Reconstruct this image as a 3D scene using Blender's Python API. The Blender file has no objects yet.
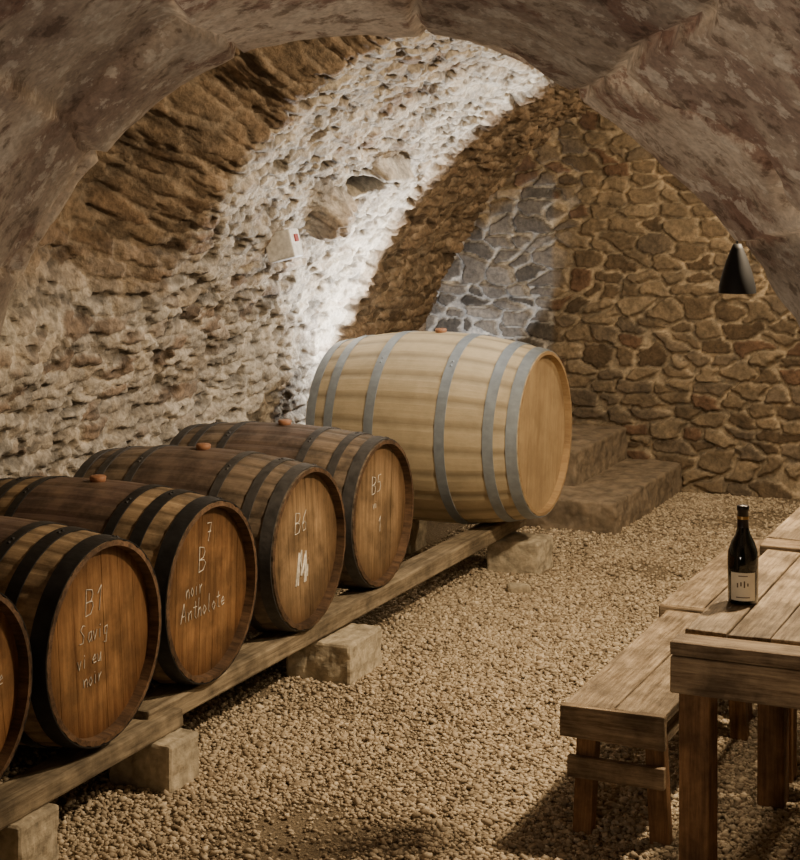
import bpy, math, random
import numpy as np
from mathutils import Vector, Matrix
random.seed(3); rng=np.random.default_rng(5)
F=1700.0; TH=math.atan(770/F); CT,ST=math.cos(TH),math.sin(TH); CH=1.95
def W(d,lat): return (-ST*d+CT*lat, CT*d+ST*lat)

# ---------------- numpy noise ----------------
def h2(x,y,s=0):
    n=np.sin(x*127.1+y*311.7+s*74.7)*43758.5453
    return n-np.floor(n)
def vn(x,y,s=0):
    xi=np.floor(x); yi=np.floor(y); fx=x-xi; fy=y-yi
    fx=fx*fx*(3-2*fx); fy=fy*fy*(3-2*fy)
    a=h2(xi,yi,s); b=h2(xi+1,yi,s); c=h2(xi,yi+1,s); d=h2(xi+1,yi+1,s)
    return (a*(1-fx)+b*fx)*(1-fy)+(c*(1-fx)+d*fx)*fy
def fbm(x,y,s=0,o=4):
    r=0;a=.5;t=0
    for i in range(o):
        r=r+a*vn(x,y,s+i*3.1); t+=a; x=x*2.03+5.1; y=y*2.03+1.7; a*=.5
    return r/t
def sm(x,a,b):
    t=np.clip((x-a)/(b-a),0,1); return t*t*(3-2*t)
def rubble(u,v,w,h,seed=0,p=2.8,jx=.75,jy=.5,wf=.35):
    a=u/w+ .7*(fbm(u/w*.8,v/h*.8,seed+11,3)-.5)+wf*(fbm(u/w*3,v/h*2.2,seed+51,3)-.5)
    b=v/h+ .8*(vn(u/w*.35,v/h*.4,seed+23)-.5)+.5*(fbm(u/w*1.1,v/h*1.1,seed+31,3)-.5)+wf*(fbm(u/w*3,v/h*2.2,seed+57,3)-.5)
    i=np.floor(a); j=np.floor(b)
    F1=np.full(a.shape,9.); F2=np.full(a.shape,9.); r=np.zeros(a.shape); r2=np.zeros(a.shape)
    for dj in(-1,0,1):
        cj=j+dj; off=h2(cj,7*np.ones_like(cj),seed)
        for di in(-2,-1,0,1):
            ci=i+di
            cx=ci+.5+off+(h2(ci,cj,seed+1)-.5)*jx
            cy=cj+.5+(h2(ci,cj,seed+2)-.5)*jy
            k=h2(ci,cj,seed+3)
            d=(np.abs(a-cx)**p+np.abs(b-cy)**p)**(1/p)-.22*k
            m=d<F1
            F2=np.where(m,F1,np.minimum(F2,d))
            r=np.where(m,h2(ci,cj,seed+4),r); r2=np.where(m,h2(ci,cj,seed+5),r2)
            F1=np.where(m,d,F1)
    return F2-F1,r,r2

# ---------------- mesh helpers ----------------
def link(o):
    bpy.context.scene.collection.objects.link(o); return o
def grid_obj(name,P,col,mat,smooth=True,flip=False):
    nu,nv=P.shape[:2]
    me=bpy.data.meshes.new(name)
    idx=np.arange(nu*nv).reshape(nu,nv)
    q=np.stack([idx[:-1,:-1],idx[1:,:-1],idx[1:,1:],idx[:-1,1:]],-1).reshape(-1,4)
    if flip: q=q[:,::-1]
    raw(me,P.reshape(-1,3),q)
    if col is not None: setcol(me,col.reshape(-1,3))
    me.materials.append(mat)
    if smooth: me.polygons.foreach_set('use_smooth',np.ones(len(q),dtype=bool))
    return link(bpy.data.objects.new(name,me))
def raw(me,V,Fc):
    V=np.asarray(V,dtype=np.float32); n=Fc.shape[1]
    me.vertices.add(len(V)); me.vertices.foreach_set('co',V.ravel())
    me.loops.add(Fc.size); me.loops.foreach_set('vertex_index',np.ascontiguousarray(Fc).ravel().astype(np.int32))
    me.polygons.add(len(Fc)); me.polygons.foreach_set('loop_start',np.arange(0,Fc.size,n,dtype=np.int32))
    me.update(calc_edges=True); me.validate()
def setcol(me,c):
    at=me.color_attributes.new('Col','FLOAT_COLOR','POINT')
    c4=np.concatenate([c,np.ones((len(c),1))],1).astype(np.float32)
    at.data.foreach_set('color',c4.ravel())
def empty(name,loc=(0,0,0),rot=(0,0,0)):
    e=bpy.data.objects.new(name,None); e.location=loc; e.rotation_euler=rot; e.empty_display_size=.1; return link(e)
def pyobj(name,V,Fs,mat,parent=None,smooth=False,mats=None,mi=None):
    me=bpy.data.meshes.new(name); me.from_pydata(V,[],Fs); me.update()
    for m in (mats or [mat]): me.materials.append(m)
    if mi: me.polygons.foreach_set('material_index',mi)
    if smooth: me.polygons.foreach_set('use_smooth',[True]*len(Fs))
    o=link(bpy.data.objects.new(name,me))
    if parent: o.parent=parent
    return o
def box(name,c,s,mat,parent=None,rot=(0,0,0),bev=.004,jit=0):
    x,y,z=[a/2 for a in s]
    V=[(sx*x+random.uniform(-jit,jit),sy*y+random.uniform(-jit,jit),sz*z+random.uniform(-jit,jit)) for sx in(-1,1) for sy in(-1,1) for sz in(-1,1)]
    Fs=[(0,1,3,2),(4,6,7,5),(0,4,5,1),(2,3,7,6),(0,2,6,4),(1,5,7,3)]
    o=pyobj(name,V,Fs,mat,parent); o.location=c; o.rotation_euler=rot
    if bev:
        b=o.modifiers.new('b','BEVEL'); b.width=bev; b.segments=2
    return o
def lathe(name,prof,mat,parent=None,n=48,axis='Z',smooth=True,closed=False,ripple=None):
    V=[];Fs=[];m=len(prof)
    for (h,r) in prof:
        for k in range(n):
            a=2*math.pi*k/n; rr=r+(ripple(k) if ripple and r>0 else 0)
            if axis=='Z': V.append((rr*math.cos(a),rr*math.sin(a),h))
            else: V.append((h,rr*math.cos(a),rr*math.sin(a)))
    rngm=range(m if closed else m-1)
    for i in rngm:
        j=(i+1)%m
        for k in range(n):
            l=(k+1)%n
            Fs.append((i*n+k,i*n+l,j*n+l,j*n+k))
    o=pyobj(name,V,Fs,mat,parent,smooth)
    return o

# ---------------- materials ----------------
class M:
    def __init__(s,name,rough=.8,metal=0):
        s.m=bpy.data.materials.new(name); s.m.use_nodes=True; s.t=s.m.node_tree; s.n=s.t.nodes
        s.b=s.n['Principled BSDF']; s.b.inputs['Roughness'].default_value=rough; s.b.inputs['Metallic'].default_value=metal
    def L(s,a,b): s.t.links.new(a,b)
    def noise(s,vec,scale,detail=5,rough=.55):
        x=s.n.new('ShaderNodeTexNoise'); x.inputs['Scale'].default_value=scale; x.inputs['Detail'].default_value=detail; x.inputs['Roughness'].default_value=rough
        if vec: s.L(vec,x.inputs['Vector'])
        return x.outputs['Fac']
    def ramp(s,f,stops):
        x=s.n.new('ShaderNodeValToRGB'); e=x.color_ramp.elements
        while len(e)<len(stops): e.new(.5)
        for i,(p,c) in enumerate(stops):
            e[i].position=p; e[i].color=(*c,1) if len(c)==3 else c
        s.L(f,x.inputs[0]); return x.outputs[0]
    def mix(s,f,a,b,mode='MIX'):
        x=s.n.new('ShaderNodeMix'); x.data_type='RGBA'; x.blend_type=mode
        for i,v in((0,f),(6,a),(7,b)):
            if hasattr(v,'links'): s.L(v,x.inputs[i])
            else: x.inputs[i].default_value=v if i==0 else ((*v,1) if len(v)==3 else v)
        return x.outputs[2]
    def bump(s,h,st=.5,dist=.01):
        x=s.n.new('ShaderNodeBump'); x.inputs['Strength'].default_value=st; x.inputs['Distance'].default_value=dist
        s.L(h,x.inputs['Height']); s.L(x.outputs[0],s.b.inputs['Normal'])
    def coord(s,kind='Object',scale=(1,1,1)):
        c=s.n.new('ShaderNodeTexCoord'); m=s.n.new('ShaderNodeMapping'); m.inputs['Scale'].default_value=scale
        s.L(c.outputs[kind],m.inputs[0]); return m.outputs[0]
    def base(s,c):
        if hasattr(c,'links'): s.L(c,s.b.inputs['Base Color'])
        else: s.b.inputs['Base Color'].default_value=(*c,1)
def stonemat(name,detail=60,st=.5,dark=.55):
    m=M(name,.95); at=m.n.new('ShaderNodeAttribute'); at.attribute_name='Col'
    v=m.coord(); n=m.noise(v,detail,8,.65); n2=m.noise(v,7,5)
    c=m.mix(1.0,at.outputs['Color'],m.ramp(n,[(.34,(dark,)*3),(.66,(1.25,1.22,1.18))]),'MULTIPLY')
    c=m.mix(1.0,c,m.ramp(n2,[(.35,(.68,.68,.69)),(.65,(1.15,1.12,1.08))]),'MULTIPLY')
    m.base(c); m.bump(n,st,.015); m.b.inputs['Specular IOR Level'].default_value=.2
    return m.m
def wood(name,c1,c2,axis=0,fine=1.0,rough=.65,dirt=.5,spec=.3,bump=.35,edge=None):
    m=M(name,rough); sc=[14,14,14]; sc[axis]=.9
    oi=m.n.new('ShaderNodeObjectInfo'); co=m.n.new('ShaderNodeTexCoord'); va=m.n.new('ShaderNodeVectorMath'); va.operation='ADD'
    cx=m.n.new('ShaderNodeVectorMath'); cx.operation='SCALE'; m.L(oi.outputs['Random'],cx.inputs['Scale']); cx.inputs[0].default_value=(7,3,5)
    m.L(co.outputs['Object'],va.inputs[0]); m.L(cx.outputs[0],va.inputs[1])
    mp=m.n.new('ShaderNodeMapping'); mp.inputs['Scale'].default_value=[a*fine for a in sc]; m.L(va.outputs[0],mp.inputs[0])
    g=m.noise(mp.outputs[0],4,10,.75); g2=m.noise(va.outputs[0],5,6,.65)
    c=m.ramp(g,[(.36,c1),(.62,c2)])
    c=m.mix(1.0,c,m.ramp(g2,[(.40,(dirt,dirt*.97,dirt*.95)),(.60,(1.12,1.1,1.07))]),'MULTIPLY')
    if edge:
        sx=m.n.new('ShaderNodeVectorMath'); sx.operation='MULTIPLY'; m.L(co.outputs['Object'],sx.inputs[0]); sx.inputs[1].default_value=(0,1,1)
        ln=m.n.new('ShaderNodeVectorMath'); ln.operation='LENGTH'; m.L(sx.outputs[0],ln.inputs[0])
        ad=m.n.new('ShaderNodeMath'); ad.operation='MULTIPLY_ADD'; m.L(g2,ad.inputs[0]); ad.inputs[1].default_value=.16; m.L(ln.outputs['Value'],ad.inputs[2])
        c=m.mix(1.0,c,m.ramp(ad.outputs[0],[(edge,(1,1,1)),(edge+.12,(.42,.36,.32))]),'MULTIPLY')
    mul=m.n.new('ShaderNodeMapRange'); m.L(oi.outputs['Random'],mul.inputs[0]); mul.inputs[3].default_value=.75; mul.inputs[4].default_value=1.2
    cc=m.n.new('ShaderNodeVectorMath'); cc.operation='SCALE'; m.L(c,cc.inputs[0]); m.L(mul.outputs[0],cc.inputs['Scale'])
    m.L(cc.outputs[0],m.b.inputs['Base Color']); m.bump(g,bump,.006); m.b.inputs['Specular IOR Level'].default_value=spec
    return m.m
def plain(name,c,rough=.6,metal=0,bs=0,bscale=40,var=.25):
    m=M(name,rough,metal); v=m.coord(); n=m.noise(v,bscale,6)
    m.base(m.mix(1.0,c,m.ramp(n,[(.3,(1-var,)*3),(.7,(1+var,)*3)]),'MULTIPLY'))
    if bs: m.bump(n,bs,.01)
    return m.m

m_vault=stonemat('vault_stone',38,.9,.58); m_back=stonemat('rubble_stone',40,.6,.6)
m=M('arch_stone',.9); at=m.n.new('ShaderNodeAttribute'); at.attribute_name='Col'
v=m.coord(); n1=m.noise(v,2.6,6,.6); n2=m.noise(v,15,9,.68); n3=m.noise(v,5,8,.68); n4=m.noise(v,70,5,.65)
c=m.ramp(n1,[(.40,(.24,.17,.13)),(.5,(.37,.295,.225)),(.60,(.51,.43,.345))])
c=m.mix(m.ramp(n3,[(.54,(0,0,0)),(.59,(.8,)*3)]),c,(.18,.10,.072))
c=m.mix(m.ramp(n2,[(.55,(0,0,0)),(.59,(.6,)*3)]),c,(.58,.51,.42))
c=m.mix(1.0,c,m.ramp(n2,[(.38,(.5,.46,.43)),(.45,(1,1,1))]),'MULTIPLY')
c=m.mix(1.0,c,m.ramp(n4,[(.38,(.78,)*3),(.6,(1.1,)*3)]),'MULTIPLY')
c=m.mix(1.0,c,at.outputs['Color'],'MULTIPLY'); m.base(c); m.bump(n2,.4,.014); m_arch=m.m

# ---------------- vault ----------------
ctrl=[(-4.13,-.05),(-4.12,.45),(-4.04,.9),(-3.9,1.27),(-3.68,1.68),(-3.32,2.08),(-2.85,2.41),(-2.15,2.70),(-1.2,2.83)]
ctrl=ctrl+[(-2.4-x,z) for x,z in ctrl[-2::-1]]
def chaikin(p,k=3):
    p=np.array(p,float)
    for _ in range(k):
        q=.75*p[:-1]+.25*p[1:]; r=.25*p[:-1]+.75*p[1:]
        p=np.concatenate([p[:1],np.stack([q,r],1).reshape(-1,2),p[-1:]])
    return p
def arc(p):
    d=np.r_[0,np.cumsum(np.hypot(*np.diff(p,axis=0).T))]; return d
def sampleprof(p,s):
    d=arc(p); x=np.interp(s,d,p[:,0]); z=np.interp(s,d,p[:,1]); e=.03
    tx=np.interp(s+e,d,p[:,0])-np.interp(s-e,d,p[:,0]); tz=np.interp(s+e,d,p[:,1])-np.interp(s-e,d,p[:,1])
    l=np.hypot(tx,tz); return x,z,tz/l,-tx/l
pv=chaikin(ctrl); Ltot=arc(pv)[-1]
s=np.r_[np.arange(0,3.7,.0095),np.arange(3.7,Ltot,.05),Ltot]
y=np.r_[np.arange(1.0,4.8,.05),np.arange(4.8,10.06,.0095)]
S,Y=np.meshgrid(s,y,indexing='ij')
px,pz,nx,nz=sampleprof(pv,s)
e,r1,r2=rubble(Y,S,.165,.068,1,wf=.6)
big=fbm(Y*3.2,S*5,131,4)
hgt=sm(e,.0,.3)*(.35+.65*r1)*.024+(fbm(Y*16,S*24,5,4)-.5)*.032+(big-.5)*.05+(fbm(Y*1.6,S*1.6,9,3)-.5)*.06
pitn=fbm(Y*11,S*24,141,3)
hgt-= sm(pitn,.58,.70)*.022
Z0=pz[:,None]*np.ones_like(Y)
leftm=(S<Ltot*.5)
wob=(vn(S*5,Y*0,3)-.5)*.07
off=(1-sm(Y,5.55+wob,6.06+wob))*(.42*sm(Z0,1.15,1.75)*leftm+.12*(~leftm))
off=np.where(Y>9.1+(vn(S*7,Y*0,4)-.5)*.05,.30,off)
off=np.where((Y>8.0)&(Y<=9.12),-.035*sm(Z0,.8,1.2),off)
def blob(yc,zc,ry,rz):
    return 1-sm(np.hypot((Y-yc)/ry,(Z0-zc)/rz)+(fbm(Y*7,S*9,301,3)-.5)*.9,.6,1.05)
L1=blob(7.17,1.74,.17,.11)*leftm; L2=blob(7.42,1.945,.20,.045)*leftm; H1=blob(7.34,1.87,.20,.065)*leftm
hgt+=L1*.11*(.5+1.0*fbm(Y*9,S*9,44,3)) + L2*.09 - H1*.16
P=np.stack([px[:,None]+nx[:,None]*(hgt-off),Y,pz[:,None]+nz[:,None]*(hgt-off)],-1)
st=sm(e,.04,.22)
mort=np.array([.54,.485,.40]); sa=np.array([.40,.33,.24]); sb=np.array([.53,.48,.40]); sc_=np.array([.28,.21,.15])
stone=sa[None,None]*(1-r1[...,None])+sb[None,None]*r1[...,None]
stone=np.where((r2>.80)[...,None],sc_[None,None],stone)
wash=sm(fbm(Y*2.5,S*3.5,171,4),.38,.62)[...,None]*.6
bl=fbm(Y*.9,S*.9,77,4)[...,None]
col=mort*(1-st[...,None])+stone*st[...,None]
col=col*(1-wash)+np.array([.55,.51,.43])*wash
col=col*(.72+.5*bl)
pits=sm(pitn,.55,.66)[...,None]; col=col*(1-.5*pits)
shaded=(np.clip(sm(6.06-Y,0,.06)*sm(Z0,1.35,1.5)*.9+sm(Y-7.98,0,.04),0,1))[...,None]  # vault sections out of the white light, shade painted into the colour
shadecol=(np.array([.30,.24,.175])*(1-st[...,None])+np.array([.165,.12,.08])*(.6+.9*r1[...,None])*st[...,None])*(1-.35*pits)
col=col*(1-shaded)+shaded*(shadecol*.85+col*np.array([.85,.72,.56])*.15)
col=col*(1-.85*np.clip(H1*1.2,0,1))[...,None]  # hollow under the ledge stone, its shade painted into the colour
col=col*(1-L1[...,None]*.5)+L1[...,None]*.5*np.array([.34,.25,.17])
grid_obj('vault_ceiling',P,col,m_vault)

# ---------------- back wall ----------------
x=np.r_[np.arange(-4.75,-1.6,.0085),np.arange(-1.6,2.0,.04)]; z=np.arange(-.05,3.2,.0085)
X,Z=np.meshgrid(x,z,indexing='ij')
e,r1,r2=rubble(X,Z,.18,.095,40,4.2,.9,.65,.30)
hgt=sm(e,.07,.19)*(.5+.8*r1)*.042+(fbm(X*15,Z*15,15,4)-.5)*.018+(fbm(X*2,Z*2,19,3)-.5)*.06
P=np.stack([X,10.0-hgt,Z],-1)
st=sm(e,.10,.17)[...,None]
mort=np.array([.50,.415,.295]); sa=np.array([.14,.102,.066]); sb=np.array([.38,.30,.20]); sg=np.array([.22,.175,.125])
stone=sa*(1-r1[...,None])+sb*r1[...,None]; stone=np.where((r2>.75)[...,None],sg,stone)
stone=np.where((r2<.08)[...,None],np.array([.22,.14,.09]),stone)
col=mort*(1-st)+stone*st
litwash=sm(-X,3.46,3.50)*sm(Z,.3,.5)*(1-sm(Z+.9*np.clip(-X-3.62,0,1),1.82,1.90))  # whiter mortar patch cut to the light spill's outline, light painted in
litwash=litwash[...,None]; m2=np.array([.70,.68,.64]); s2=np.array([.24,.22,.195])*(.5+.9*r1[...,None])
col=col*(1-litwash)+litwash*(m2*(1-st)+s2*st)
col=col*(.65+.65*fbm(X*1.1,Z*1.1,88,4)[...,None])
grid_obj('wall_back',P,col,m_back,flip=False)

# ---------------- front archway (splayed tunnel) + wall ----------------
D0=3.4
pp=[(0,365),(16,300),(50,232),(100,160),(165,98),(240,56),(330,36),(430,38),(530,68),(620,128),(700,204),(760,282),(800,350)]
pr=[(-.93,-.1),(-.93,.5),(-.89,1.1)]+[((a-400)/F*D0,CH-(b-165)/F*D0) for a,b in pp]+[(.93,1.28),(1.0,.9),(1.02,.4),(1.02,-.1)]
pa=chaikin(pr,2); La=arc(pa)[-1]
s=np.linspace(0,La,460); ax,az,anx,anz=sampleprof(pa,s)
d=np.r_[np.arange(-.8,1.2,.06),np.arange(1.2,3.36,.011)]
S,D=np.meshgrid(s,d,indexing='ij')
k=1+.24*(D0-D)
e,r1,r2=rubble(D,S,.95,.36,64,6,.3,.12,.07)
edge=sm(D0-D,.0,.5)
h=sm(e,.0,.05)*.016+((fbm(D*2.2,S*2.2,61,4)-.5)*.06+(r2-.5)*.05*sm(e,0,.08))*(.3+.7*edge)+(fbm(D*14,S*14,62,5)-.5)*.02
h*=sm(D0-D,0,.02)*.8+.2
rd=.04*(1-np.sqrt(np.clip(1-np.clip((D-3.28)/.1,0,1)**2,0,1)))
LA=ax[:,None]*k+anx[:,None]*(h-rd); ZZ=1.2+(az[:,None]-1.2)*k+anz[:,None]*(h-rd)
rl=[];rz=[];rdp=[]
for dd,of in((3.40,.05),(3.44,.12),(3.45,.3),(3.45,3.2)):
    rl.append(ax-anx*of); rz.append(az-anz*of); rdp.append(np.full_like(ax,dd))
LA=np.concatenate([LA,np.stack(rl,1)],1); ZZ=np.concatenate([ZZ,np.stack(rz,1)],1); DD=np.concatenate([D,np.stack(rdp,1)],1)
P=np.stack([-ST*DD+CT*LA,CT*DD+ST*LA,ZZ],-1)
jt=sm(e,.02,.09)[...,None]
cc=(np.array([1.35,1.32,1.25])*(1-jt)+jt*np.ones(3))*(.62+.7*r1)[...,None]
cc=np.concatenate([cc,np.ones((len(s),4,3))*.8],1)
grid_obj('wall_front',P,cc,m_arch)

# ---------------- floor + gravel ----------------
x=np.arange(-4.6,2.2,.04); yy=np.arange(-1,10.2,.04); X,Y=np.meshgrid(x,yy,indexing='ij')
def fl(X,Y): return (fbm(X*1.3,Y*1.3,100,3)-.5)*.03
m=M('sandy_ground',.95); v=m.coord(); n1=m.noise(v,90,8,.75); n2=m.noise(v,1.6,4)
vo=m.n.new('ShaderNodeTexVoronoi'); vo.inputs['Scale'].default_value=85; m.L(v,vo.inputs['Vector'])
c=m.ramp(n1,[(.3,(.17,.125,.075)),(.5,(.34,.265,.17)),(.72,(.52,.42,.29))])
c=m.mix(1.0,c,m.ramp(n2,[(.35,(.8,.78,.74)),(.65,(1.1,1.08,1.05))]),'MULTIPLY')
c=m.mix(1.0,c,m.ramp(vo.outputs['Distance'],[(.2,(1.15,)*3),(.75,(.6,)*3)]),'MULTIPLY')
m.base(c); m.bump(c,1.0,.03)
grid_obj('floor',np.stack([X,Y,fl(X,Y)],-1),None,m.m)
N=350000
gx=rng.uniform(-3.45,.1,N); gy=rng.uniform(3.4,9.92,N)
den=fbm(gx*1.4,gy*1.4,120,4)
lane=np.exp(-((gx+2.15+.15*np.sin(gy*1.7))/.25)**2)*.42
keep=(rng.uniform(0,1,N)<np.clip((den-.28)*4,0.5,1)-lane)
keep&=~((gx<-2.7)&(gy>8.65))&~((gx<-3.0)&(rng.uniform(0,1,N)<.6))
for (bx_,by_,sx_,sy_) in((-2.95,3.86,.22,.2),(-2.93,4.58,.24,.17),(-2.93,5.86,.27,.30),(-2.86,7.72,.30,.22)):
    keep&=~((abs(gx-bx_)<sx_/2)&(abs(gy-by_)<sy_/2))
gx,gy=gx[keep],gy[keep]; N=len(gx)
ph=(1+5**.5)/2
iv=np.array([(-1,ph,0),(1,ph,0),(-1,-ph,0),(1,-ph,0),(0,-1,ph),(0,1,ph),(0,-1,-ph),(0,1,-ph),(ph,0,-1),(ph,0,1),(-ph,0,-1),(-ph,0,1)],float)/math.sqrt(1+ph*ph)
it=np.array([(0,11,5),(0,5,1),(0,1,7),(0,7,10),(0,10,11),(1,5,9),(5,11,4),(11,10,2),(10,7,6),(7,1,8),(3,9,4),(3,4,2),(3,2,6),(3,6,8),(3,8,9),(4,9,5),(2,4,11),(6,2,10),(8,6,7),(9,8,1)])
r=rng.gamma(5,.00094,N)+.0015; r=np.clip(r,.0026,.0145)
Vg=iv[None]*(1+rng.uniform(-.25,.25,(N,12,1)))
Vg=Vg*np.stack([r*rng.uniform(.9,1.5,N),r*rng.uniform(.7,1.1,N),r*rng.uniform(.5,.8,N)],1)[:,None,:]
ti=rng.uniform(-.5,.5,N)[:,None]; cz,sz=np.cos(ti),np.sin(ti)
Vg=np.stack([Vg[...,0]*cz-Vg[...,2]*sz,Vg[...,1],Vg[...,0]*sz+Vg[...,2]*cz],-1)
an=rng.uniform(0,6.28,N)[:,None]; ca,sa2=np.cos(an),np.sin(an)
Vg=np.stack([Vg[...,0]*ca-Vg[...,1]*sa2,Vg[...,0]*sa2+Vg[...,1]*ca,Vg[...,2]],-1)
Vg+=np.stack([gx,gy,fl(gx,gy)+r*rng.uniform(.1,1.0,N)],1)[:,None,:]
Tg=(it[None]+12*np.arange(N)[:,None,None]).reshape(-1,3)
me=bpy.data.meshes.new('gravel'); raw(me,Vg.reshape(-1,3),Tg)
t=rng.uniform(0,1,(N,1)); cg=np.array([.29,.22,.14])*(1-t)+np.array([.66,.55,.39])*t; cg*=rng.uniform(.75,1.12,(N,1))
setcol(me,np.repeat(cg,12,0))
m=M('gravel_stone',.85); at=m.n.new('ShaderNodeAttribute'); at.attribute_name='Col'
m.base(at.outputs['Color'])
me.materials.append(m.m); link(bpy.data.objects.new('gravel',me))

# ---------------- barrels ----------------
def stave_mat(name,c1,c2,stain,stain_amt,L,ext,grime=.6):
    m=M(name,.6); co=m.n.new('ShaderNodeTexCoord'); sx=m.n.new('ShaderNodeSeparateXYZ'); m.L(co.outputs['Object'],sx.inputs[0])
    mp=m.n.new('ShaderNodeMapping'); mp.inputs['Scale'].default_value=(1,18,18); m.L(co.outputs['Object'],mp.inputs[0])
    g=m.noise(mp.outputs[0],4,8,.7); c=m.ramp(g,[(.3,c1),(.7,c2)])
    at=m.n.new('ShaderNodeAttribute'); at.attribute_name='Col'
    c=m.mix(1.0,c,at.outputs['Color'],'MULTIPLY')
    a=m.n.new('ShaderNodeMath'); a.operation='ADD'; m.L(sx.outputs[0],a.inputs[0]); a.inputs[1].default_value=L/2
    b=m.n.new('ShaderNodeMath'); b.operation='ABSOLUTE'; m.L(a.outputs[0],b.inputs[0])
    mr=m.n.new('ShaderNodeMapRange'); m.L(b.outputs[0],mr.inputs[0]); mr.inputs[1].default_value=ext+.03; mr.inputs[2].default_value=ext-.02
    mr.inputs[3].default_value=0; mr.inputs[4].default_value=stain_amt
    n=m.noise(co.outputs['Object'],5,6,.6); mm=m.n.new('ShaderNodeMath'); mm.operation='MULTIPLY'; m.L(mr.outputs[0],mm.inputs[0])
    rr=m.ramp(n,[(.3,(.6,)*3),(.6,(1,)*3)]); m.L(rr,mm.inputs[1])
    c=m.mix(mm.outputs[0],c,stain)
    n5=m.noise(co.outputs['Object'],9,8,.7); c=m.mix(1.0,c,m.ramp(n5,[(.38,(grime,)*3),(.58,(1.1,)*3)]),'MULTIPLY')
    m.base(c); m.bump(g,.35,.005); return m.m
rust_hoop=plain('dark_hoop_steel',(.02,.02,.021),.5,.3,.2,30,.4)
grey_hoop=plain('aged_hoop_iron',(.065,.062,.06),.55,.3,.2,30,.35)
galv=plain('galvanised_hoop',(.27,.31,.35),.45,.3,.1,25,.15)
m_chalk=plain('chalk',(.66,.61,.52),.9,0,0,55,.4); m_bung=plain('bung_silicone',(.30,.14,.07),.6)
m_rim=wood('chime_wood',(.05,.03,.018),(.17,.10,.055),0,1,.6)
m_headold=wood('aged_head_oak',(.22,.105,.042),(.45,.25,.105),2,.8,.5,.5,edge=.24)
m_headmid=wood('brown_head_oak',(.16,.105,.053),(.33,.22,.12),2,.8,.5,.5,edge=.24)
m_headnew=wood('new_head_oak',(.40,.275,.15),(.52,.385,.215),2,.8,.5,.85)
m_rimnew=wood('new_chime_oak',(.34,.22,.11),(.48,.34,.18),0,1,.6,.8)
GL={'B':[[(0,0),(0,1),(.5,.95),(.6,.75),(.45,.55),(0,.5)],[(0,.52),(.55,.45),(.68,.25),(.5,.03),(0,0)]],
'1':[[(.1,.7),(.35,1),(.35,0)]],'7':[[(0,1),(.6,1),(.25,0)],[(.15,.5),(.55,.5)]],
'6':[[(.5,1),(.15,.65),(.02,.3),(.2,.02),(.5,.1),(.55,.35),(.3,.5),(.05,.35)]],
'5':[[(.6,1),(.1,1),(.05,.6),(.4,.62),(.6,.35),(.4,.05),(0,.05)]],
'a':[[(.5,.5),(.2,.5),(.05,.2),(.25,0),(.5,.2),(.5,.5),(.55,0)]],'n':[[(.0,.5),(.05,0),(.1,.35),(.35,.5),(.45,.3),(.5,0)]],
't':[[(.25,.9),(.22,.1),(.45,0)],[(.0,.6),(.5,.62)]],'h':[[(.05,1),(.05,0),(.1,.35),(.35,.5),(.45,.3),(.45,0)]],
'o':[[(.25,.5),(.05,.25),(.25,0),(.48,.25),(.25,.5)]],'l':[[(.2,1),(.18,.1),(.35,0)]],'e':[[(.05,.25),(.45,.3),(.3,.5),(.05,.3),(.15,.02),(.5,.08)]],
's':[[(.45,.45),(.15,.5),(.1,.3),(.4,.2),(.35,.02),(.02,.03)]],'v':[[(0,.5),(.22,0),(.45,.5)]],'i':[[(.2,.5),(.22,0)],[(.2,.68),(.22,.7)]],
'r':[[(.05,.5),(.08,0),(.1,.3),(.4,.5)]],'u':[[(.02,.5),(.08,.05),(.35,.05),(.45,.5),(.48,0)]],'g':[[(.45,.5),(.1,.45),(.1,.1),(.42,.1),(.45,.5),(.4,-.35),(.05,-.3)]],
'S':[[(.6,.9),(.3,1),(.05,.78),(.5,.4),(.45,.05),(0,.05)]],'A':[[(0,0),(.3,1),(.6,0)],[(.12,.35),(.48,.35)]],
'M':[[(0,0),(.05,.5),(.15,.95),(.42,.25),(.68,.95),(.8,.5),(.85,0)],[(.15,.95),(.1,0)],[(.68,.95),(.72,0)]],' ':[]}
def strokes(parent,items,x):
    cu=bpy.data.curves.new('chalk_writing','CURVE'); cu.dimensions='3D'; cu.bevel_depth=.0014; cu.bevel_resolution=1
    def add(pts,w=1):
        sp=cu.splines.new('POLY'); sp.points.add(len(pts)-1)
        for i,(a,b) in enumerate(pts): sp.points[i].co=(x,a,b,1); sp.points[i].radius=w
    for it_ in items:
        txt,cy,cz,hh=it_[:4]; w=it_[4] if len(it_)>4 else 1; slope=it_[5] if len(it_)>5 else 0; y0=cy
        for ch in txt:
            for st_ in GL.get(ch,[]): add([(cy+(a+.12*b)*hh*.75+random.uniform(-.03,.03)*hh,cz+b*hh+(cy-y0)*slope+random.uniform(-.03,.03)*hh) for a,b in st_],w)
            cy+=hh*(.72 if ch.isupper() or ch.isdigit() else .5)
    cu.materials.append(m_chalk); o=link(bpy.data.objects.new('chalk_writing',cu)); o.parent=parent
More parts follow.
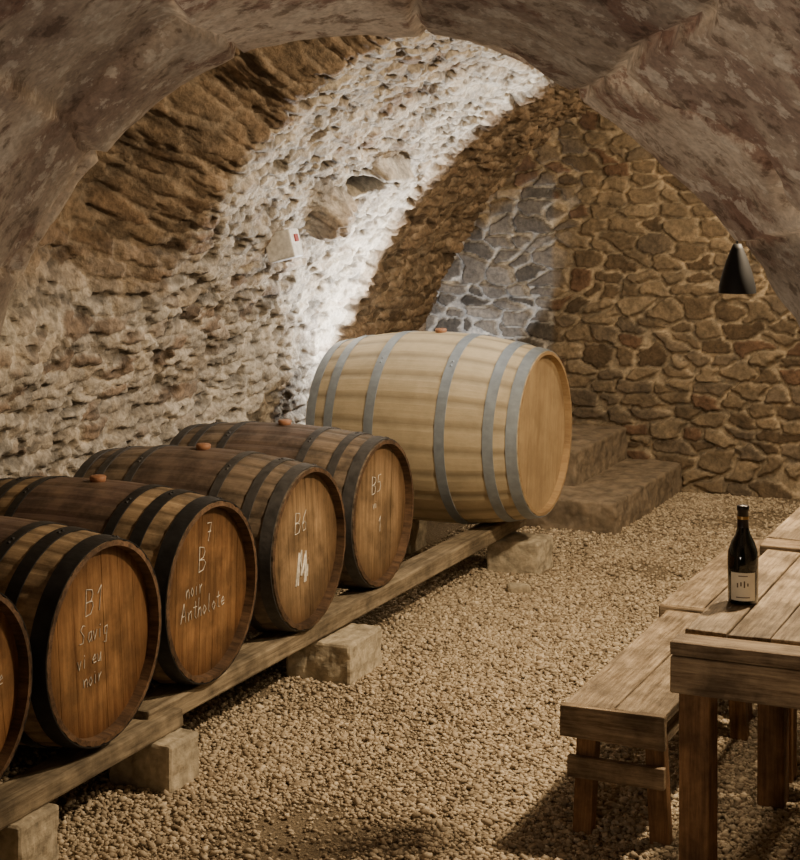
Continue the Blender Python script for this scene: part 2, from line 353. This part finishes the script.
def barrel(name,loc,L,rh,rb,hoops,mstave,mhoop,mhead,mrim,ns=26,text=None,roll=0,seed=0,tr=(.72,1.15),far=False):
    e=empty(name,loc); R=random.Random(seed); sub=4; n=ns*sub
    def rad(t): return rh+(rb-rh)*(1-abs(2*t-1)**2.1)
    prof=[(-L*i/28,rad(i/28)) for i in range(29)]
    V=[];Fs=[];cols=[];tint=[R.uniform(*tr) for _ in range(ns)]
    def ring(h,r,g):
        for k_ in range(n):
            a=2*math.pi*(k_)/n; rr=r-(g if k_%sub==0 else 0); V.append((h,rr*math.cos(a),rr*math.sin(a)))
            q=tint[(k_//sub)%ns]*(.6 if k_%sub==0 else 1); cols.append((q,q,q))
    ring(-.034,rh-.02,0); ring(0.0,rh-.016,0)
    for h_,r_ in prof: ring(h_-(0.0015 if h_==0 else 0),r_,.003)
    ring(-L,rh-.016,0); ring(-L+.034,rh-.02,0)
    m_=len(V)//n
    for i in range(m_-1):
        for k_ in range(n):
            l=(k_+1)%n; Fs.append((i*n+k_,i*n+l,(i+1)*n+l,(i+1)*n+k_))
    mi=[1 if (f//n) in (0,1,m_-3,m_-2) else 0 for f in range(len(Fs))]
    o=pyobj('staves',V,Fs,None,e,False,[mstave,mrim],mi); setcol(o.data,np.array(cols)); o.rotation_euler=(roll,0,0)
    V=[];Fs=[]
    for side in(0,1):
        for (hx,w) in hoops:
            pr_=[]
            for q,th in((0,.0005),(0,.004),(1,.004),(1,.0005)):
                xx=hx-w/2+q*w; pr_.append((xx,rad(xx/L)+th))
            b0=len(V); N_=96
            for xx,r_ in pr_:
                X_=-xx if side==0 else -L+xx
                for k_ in range(N_):
                    a=2*math.pi*k_/N_; V.append((X_,r_*math.cos(a),r_*math.sin(a)))
            for i in range(3):
                for k_ in range(N_):
                    l=(k_+1)%N_; Fs.append((b0+i*N_+k_,b0+i*N_+l,b0+(i+1)*N_+l,b0+(i+1)*N_+k_))
            for dk in(-.03,.03):
                a=1.2+hx*3+dk; r_=rad(hx/L)+.004; X_=-hx if side==0 else -L+hx; b1=len(V); q=.006
                cx_,sy_=math.cos(a),math.sin(a)
                for (u_,v_) in((-q,-q),(q,-q),(q,q),(-q,q)): V.append((X_+u_,r_*cx_-v_*sy_,r_*sy_+v_*cx_))
                V.append((X_,(r_+.005)*cx_,(r_+.005)*sy_))
                for i in range(4): Fs.append((b1+i,b1+(i+1)%4,b1+4))
    pyobj('hoops',V,Fs,mhoop,e)
    V=[];Fs=[]; rr=rh-.019; np_=7
    edges=[-rr]+[-rr+2*rr*(i+R.uniform(-.12,.12))/np_ for i in range(1,np_)]+[rr]
    for xs,dx in((-.032,-.012),(-L+.032,.012)):
        for i in range(np_):
            a0,a1=edges[i]+.0007,edges[i+1]-.0007
            K=10; up=[];lo=[]
            for k_ in range(K+1):
                a=a0+(a1-a0)*k_/K; hh=math.sqrt(max(rr*rr-a*a,0)); up.append((a,hh)); lo.append((a,-hh))
            poly=lo+up[::-1]; b0=len(V); lv=R.uniform(-.0005,.0005)
            for (a,b) in poly: V.append((xs+lv,a,b))
            for (a,b) in poly: V.append((xs+dx,a,b))
            nn=len(poly); Fs.append(tuple(range(b0,b0+nn))); Fs.append(tuple(range(b0+nn,b0+2*nn))[::-1])
            for k_ in range(nn): Fs.append((b0+k_,b0+(k_+1)%nn,b0+nn+(k_+1)%nn,b0+nn+k_))
    hd=pyobj('heads',V,Fs,mhead,e); hd.rotation_euler=(R.uniform(-.15,.15),0,0)
    b=lathe('bung',[(0,.0),(0,.026),(.018,.029),(.022,.024),(.022,0)],m_bung,e,20); b.location=(-L/2,0,rb-.004)
    if text: strokes(e,text,-.0305)
    return e
sA=stave_mat('stained_staves',(.25,.165,.09),(.44,.32,.19),(.095,.058,.05),.92,.92,.20,.5)
sB=stave_mat('greybrown_staves',(.13,.093,.065),(.25,.19,.13),(.105,.07,.057),.75,.92,.17,.5)
sN=stave_mat('new_oak_staves',(.46,.37,.235),(.51,.425,.28),(.45,.365,.23),.25,1.1,.2,.92)
hA=[(.03,.055),(.15,.045),(.255,.034)]; hB=[(.03,.045),(.125,.035),(.27,.034)]
XH=-2.88; ZB=.54
barrel('wine_barrel',(XH,3.59,ZB),.92,.293,.33,hA,sA,rust_hoop,m_headold,m_rim,seed=1,text=[('1',.0,.06,.06),('anthe',.08,-.01,.05)])
barrel('wine_barrel',(-2.86,4.22,ZB),.92,.296,.33,hA,sA,rust_hoop,m_headold,m_rim,seed=2,roll=.05,text=[('B1',-.07,.09,.075),('Savig',-.10,.01,.055),('vi eu',-.11,-.06,.05),('noir',-.08,-.12,.05)])
barrel('wine_barrel',(XH,4.87,ZB),.92,.293,.33,hA,sA,rust_hoop,m_headold,m_rim,seed=3,roll=.1,text=[('7',.0,.16,.06),('B',-.05,.07,.08),('noir',-.13,.0,.055),('Antholote',-.16,-.075,.06)])
barrel('wine_barrel',(XH,5.566,ZB),.92,.293,.335,hB,sB,grey_hoop,m_headmid,m_rim,seed=4,roll=.2,text=[('B6',-.07,.06,.075),('M',-.06,-.13,.12,3.2),('1',-.05,-.10,.09,3),('i',.01,-.11,.09,3)])
barrel('wine_barrel',(-2.90,6.255,ZB),.92,.293,.33,hB,sB,grey_hoop,m_headmid,m_rim,seed=5,text=[('B5',-.06,.08,.07),('vi',-.05,.02,.04),('1',.0,-.08,.06)])
barrel('oak_cask',(-2.68,7.59,.685),1.08,.385,.455,[(.03,.05),(.135,.048),(.36,.048)],sN,galv,m_headnew,m_rimnew,ns=24,seed=6,roll=.1,tr=(.94,1.05))

# ---------------- rack ----------------
m_rail=wood('weathered_rail',(.15,.115,.075),(.36,.295,.20),1,1,.85,.5)
m_blk=plain('stone_block_face',(.43,.365,.26),.95,0,.8,22,.4)
rk=empty('barrel_rack')
box('rail_1',(-2.935,3.62,.185),(.13,2.1,.06),m_rail,rk,(0,0,.004),.008,.006)
box('rail_2',(-2.965,6.22,.20),(.12,3.4,.07),m_rail,rk,(0,0,-.004),.008,.006)
box('rail_3',(-3.58,5.3,.195),(.12,5.6,.07),m_rail,rk,(0,0,0),.008,.006)
def block(x,y,sx,sy,hz,rz):
    o=box('stone_block',(x,y,hz/2-.005),(sx,sy,hz+.01),m_blk,None,(0,0,rz),0)
    b=o.modifiers.new('b','BEVEL'); b.width=.012; b.segments=2
    su=o.modifiers.new('s','SUBSURF'); su.subdivision_type='SIMPLE'; su.levels=4; su.render_levels=4
    tx=bpy.data.textures.new('rough','CLOUDS'); tx.noise_scale=.06
    dm=o.modifiers.new('d','DISPLACE'); dm.texture=tx; dm.strength=.018; dm.texture_coords='GLOBAL'
for a in((-2.95,3.86,.22,.2),(-2.93,4.58,.24,.17),(-2.93,5.86,.27,.30),(-2.86,7.72,.26,.22)):
    block(a[0],a[1],a[2],a[3],.153,random.uniform(-.06,.06))
for yy_ in(3.8,5.6,7.9): block(-3.58,yy_,.22,.2,.153,0)

# ---------------- steps ----------------
m_step=plain('worn_step_stone',(.22,.17,.115),.95,0,1.0,14,.45)
se=empty('stone_steps')
def stepslab(nm,x0,x1,y0,y1,z0,z1):
    o=box(nm,((x0+x1)/2,(y0+y1)/2,(z0+z1)/2),(x1-x0,y1-y0,z1-z0),m_step,se,(0,0,0),.012)
    su=o.modifiers.new('s','SUBSURF'); su.subdivision_type='SIMPLE'; su.levels=6; su.render_levels=6
    tx=bpy.data.textures.new('rough','CLOUDS'); tx.noise_scale=.09
    dm=o.modifiers.new('d','DISPLACE'); dm.texture=tx; dm.strength=.03; dm.texture_coords='GLOBAL'
stepslab('tread_1',-4.1,-2.66,8.62,9.97,-.03,.17); stepslab('tread_2',-4.1,-3.0,8.98,9.97,.14,.36)

# ---------------- table & bench ----------------
m_top=wood('weathered_tabletop',(.14,.10,.062),(.44,.35,.24),1,1.5,.65,.5,.3,.8)
m_topx=wood('end_board_wood',(.17,.115,.068),(.46,.35,.225),0,1.5,.65,.5,.3,.8)
m_leg=wood('leg_wood',(.16,.08,.037),(.38,.215,.10),2,1.3,.65,.5,.3,.6)
def table(name,x0,y0,w,l,top,seed):
    random.seed(seed); e=empty(name,(x0,y0,0)); np_=7; pw=w/np_
    for i in range(np_):
        dl=random.uniform(-.02,.012)
        box('plank_%d'%(i+1),(pw*(i+.5),l/2-dl/2+.055,top-.0175+random.uniform(-.003,.003)),(pw-.008,l+dl-.11,.035),m_top,e,(0,0,random.uniform(-.003,.003)),.004,.003)
    box('cross_plank',(w/2,.048,top-.019),(w,.094,.034),m_topx,e,(0,0,.004),.005,.003)
    box('end_board_front',(w/2,.025,top-.038-.05),(w+.005,.04,.095),m_topx,e,(0,0,0),.005,.003)
    box('end_board_rear',(w/2,l-.035,top-.035-.052),(w,.04,.10),m_topx,e,(0,0,0),.005,.002)
    box('side_board_1',(.04,l/2,top-.035-.047),(.03,l-.12,.09),m_top,e)
    box('side_board_2',(w-.04,l/2,top-.035-.047),(.03,l-.12,.09),m_top,e)
    for i,(lx,ly) in enumerate(((.05,.09),(w-.045,.10),(.045,l-.1),(w-.045,l-.1))):
        box('leg_%d'%(i+1),(lx,ly,(top-.035)/2),(.08,.085,top-.035),m_leg,e,(0,0,0),.005,.003)
    box('mid_rail',(w/2,l/2,.42),(.05,l-.15,.06),m_leg,e)
table('wooden_table',-1.15,4.19,.80,1.12,.75,1)
table('wooden_table',-1.175,5.33,.80,1.6,.762,2)
def bench(name,x0,y0,w,l,top,seed):
    random.seed(seed); e=empty(name,(x0,y0,0))
    for i in range(2):
        box('plank_%d'%(i+1),(w/2*(i+.5),l/2,top-.0175),(w/2-.006,l+random.uniform(-.02,.01),.035),m_top,e,(0,0,0),.004,.003)
    for j,(yy,sg) in enumerate(((.03,1),(l-.03,-1))):
        box('end_board_%d'%(j+1),(w/2,yy-.02*sg,top-.048),(w+.005,.035,.095),m_topx,e,(0,0,0),.005,.003)
        for k_,lx in enumerate((.055,w-.04)):
            box('leg_%d'%(j*2+k_+1),(lx,yy+sg*.05,(top-.03)/2),(.058,.05,top-.03),m_leg,e,(0,(.05 if k_==0 else -.05),0),.004,.002)
        box('stretcher_%d'%(j+1),(w/2,yy+sg*.012,top-.19),(w-.02,.025,.062),m_topx,e)
    box('side_rail',(w-.03,l/2,top-.075),(.02,l-.1,.07),m_top,e)
bench('wooden_bench',-1.61,4.68,.31,1.14,.39,3)
bench('wooden_bench',-1.645,5.86,.31,1.2,.395,4)

# ---------------- bottle ----------------
bd=F*1.2/(602-165); blat=(743-400)/F*bd; bx,by=W(bd,blat)
be=empty('wine_bottle',(bx,by,.751))
g=M('bottle_glass',.07); g.base((.006,.008,.005)); g.b.inputs['Specular IOR Level'].default_value=.7
lathe('glass',[(0,.0),(0,.036),(.004,.041),(.12,.042),(.14,.0405),(.165,.032),(.185,.021),(.205,.0155),(.25,.0145),(.252,.0165),(.262,.0165),(.264,.014),(.264,0)],g.m,be,48)
cap=plain('capsule_foil',(.02,.015,.015),.3,.3); lathe('capsule',[(.205,.0162),(.25,.0152),(.252,.0172),(.263,.0172),(.2655,.014),(.2655,0)],cap,be,32)
gold=plain('capsule_band',(.45,.28,.1),.35,.6); lathe('capsule_ring',[(.228,.0162),(.236,.0161)],gold,be,32)
ang0=math.atan2(-by,-bx)
def patch(nm,z0,z1,w,mat,r,a0=0):
    V=[];Fs=[];K=16
    for i in range(K+1):
        a=ang0+a0+(i/K-.5)*w; V+= [(r*math.cos(a),r*math.sin(a),z0),(r*math.cos(a),r*math.sin(a),z1)]
    for i in range(K): Fs.append((2*i,2*i+2,2*i+3,2*i+1))
    pyobj(nm,V,Fs,mat,be,True)
lab=plain('paper_label',(.95,.90,.74),.7,0,0,60,.04); ink=plain('label_ink',(.16,.12,.08),.8)
patch('label',.012,.088,1.7,lab,.0425)
for i,(a,b,w) in enumerate(((.078,.0805,.6),(.020,.0225,.9))): patch('label_line_%d'%i,a,b,w,ink,.0428)
for i in range(4): patch('label_motif_%d'%i,.048+.004*(i%2),.060+.003*(i%3),.09,ink,.0428,-.35+.22*i)

# ---------------- pendant, junction box ----------------
pe=empty('pendant_lamp',(-1.206,5.164,1.559))
blk=plain('black_enamel',(.004,.004,.0045),.6,0)
lathe('shade',[(0,.057),(.02,.056),(.06,.046),(.10,.033),(.135,.019),(.15,.012),(.15,0)],blk,pe,40)
lathe('shade_inner',[(0.001,.0565),(.02,.053),(.06,.043),(.10,.03),(.13,.015),(.131,0)],blk,pe,40)
bm=M('bulb_glow',.5); bm.b.inputs['Emission Color'].default_value=(1,.7,.4,1); bm.b.inputs['Emission Strength'].default_value=2
lathe('bulb',[(.055,.0),(.06,.014),(.075,.02),(.09,.014),(.10,.008),(.13,.008)],bm.m,pe,24)
lathe('cord',[(.14,.003),(1.28,.003)],blk,pe,8)
je=empty('junction_box',(-3.66,6.80,1.585),(0,-.25,0)); pw_=plain('white_plastic',(.75,.73,.68),.5)
box('case',(0,0,0),(.14,.09,.13),pw_,je,(0,0,0),.008); rd_=plain('red_plastic',(.3,.05,.04),.5)
box('switch',(.072,0,.02),(.012,.03,.035),rd_,je,(0,0,0),.003)
box('stone_fragment',(-2.70,7.27,.02),(.11,.07,.05),m_blk,None,(0,0,.4),.015,.01)

# ---------------- lights ----------------
def light(kind,name,loc,e,color,size=.1,target=None,spot=None,blend=.1,linear=None):
    l=bpy.data.lights.new(name,kind); l.energy=e; l.color=color
    if kind=='AREA': l.size=size
    else: l.shadow_soft_size=size
    if spot: l.spot_size=math.radians(spot); l.spot_blend=blend
    o=link(bpy.data.objects.new(name,l)); o.location=loc
    if target is not None: o.rotation_euler=(Vector(target)-Vector(loc)).to_track_quat('-Z','Y').to_euler()
    if linear:
        l.use_nodes=True; t=l.node_tree; em=t.nodes['Emission']; f=t.nodes.new('ShaderNodeLightFalloff'); f.inputs[0].default_value=1
        t.links.new(f.outputs[linear],em.inputs['Strength'])
    return o
warm=(1,.775,.51)
light('SPOT','floodlight_low',(-3.66,8.0,.98),62,(.98,.97,.97),.03,(-3.66,6.0,1.1),176,.02,'Linear')
light('SPOT','fill_flood_high',(-3.30,8.02,.99),140,(.98,.97,.97),.03,(-3.35,6.0,1.25),176,.02,'Linear')  # second lamp added to carry the white light up the vault
light('SPOT','fill_vault',(-1.5,7.9,2.45),190,(1,.96,.91),.03,(-3.95,6.75,1.25),52,.5)  # added spot widening the white light on the left wall, no real fixture
light('SPOT','floodlight_recess',(-3.9,9.3,.75),16,(.92,.95,1),.02,(-4.1,10,1.35),86,.15)
light('POINT','pendant_bulb',(-1.206,5.164,1.53),20,warm,.03)
light('AREA','fill_key_warm',(-.7,5.6,2.55),108,warm,.12,(-2.3,5.8,.0))  # invented key out of view, gives the broad warm light
light('AREA','fill_rear',(-1.3,8.6,2.45),30,warm,.08,(-2.6,9.5,.5))  # added out of view to warm the back wall
a,b=W(1.9,-.62); a2,b2=W(2.4,.75); light('AREA','fill_passage',(a,b,.8),13,(1,.86,.70),.2,(a2,b2,2.0))  # added fill below the view, brightens the front arch
w=bpy.data.worlds.new('w'); bpy.context.scene.world=w; w.use_nodes=True
w.node_tree.nodes['Background'].inputs[0].default_value=(1,.75,.5,1); w.node_tree.nodes['Background'].inputs[1].default_value=.01

# ---------------- camera ----------------
cd=bpy.data.cameras.new('camera'); cam=link(bpy.data.objects.new('camera',cd)); bpy.context.scene.camera=cam
cam.location=(0,0,CH); cam.rotation_euler=(math.pi/2,0,TH); cd.sensor_width=36; cd.lens=F/860*36; cd.shift_y=-265/860; cd.clip_start=.05
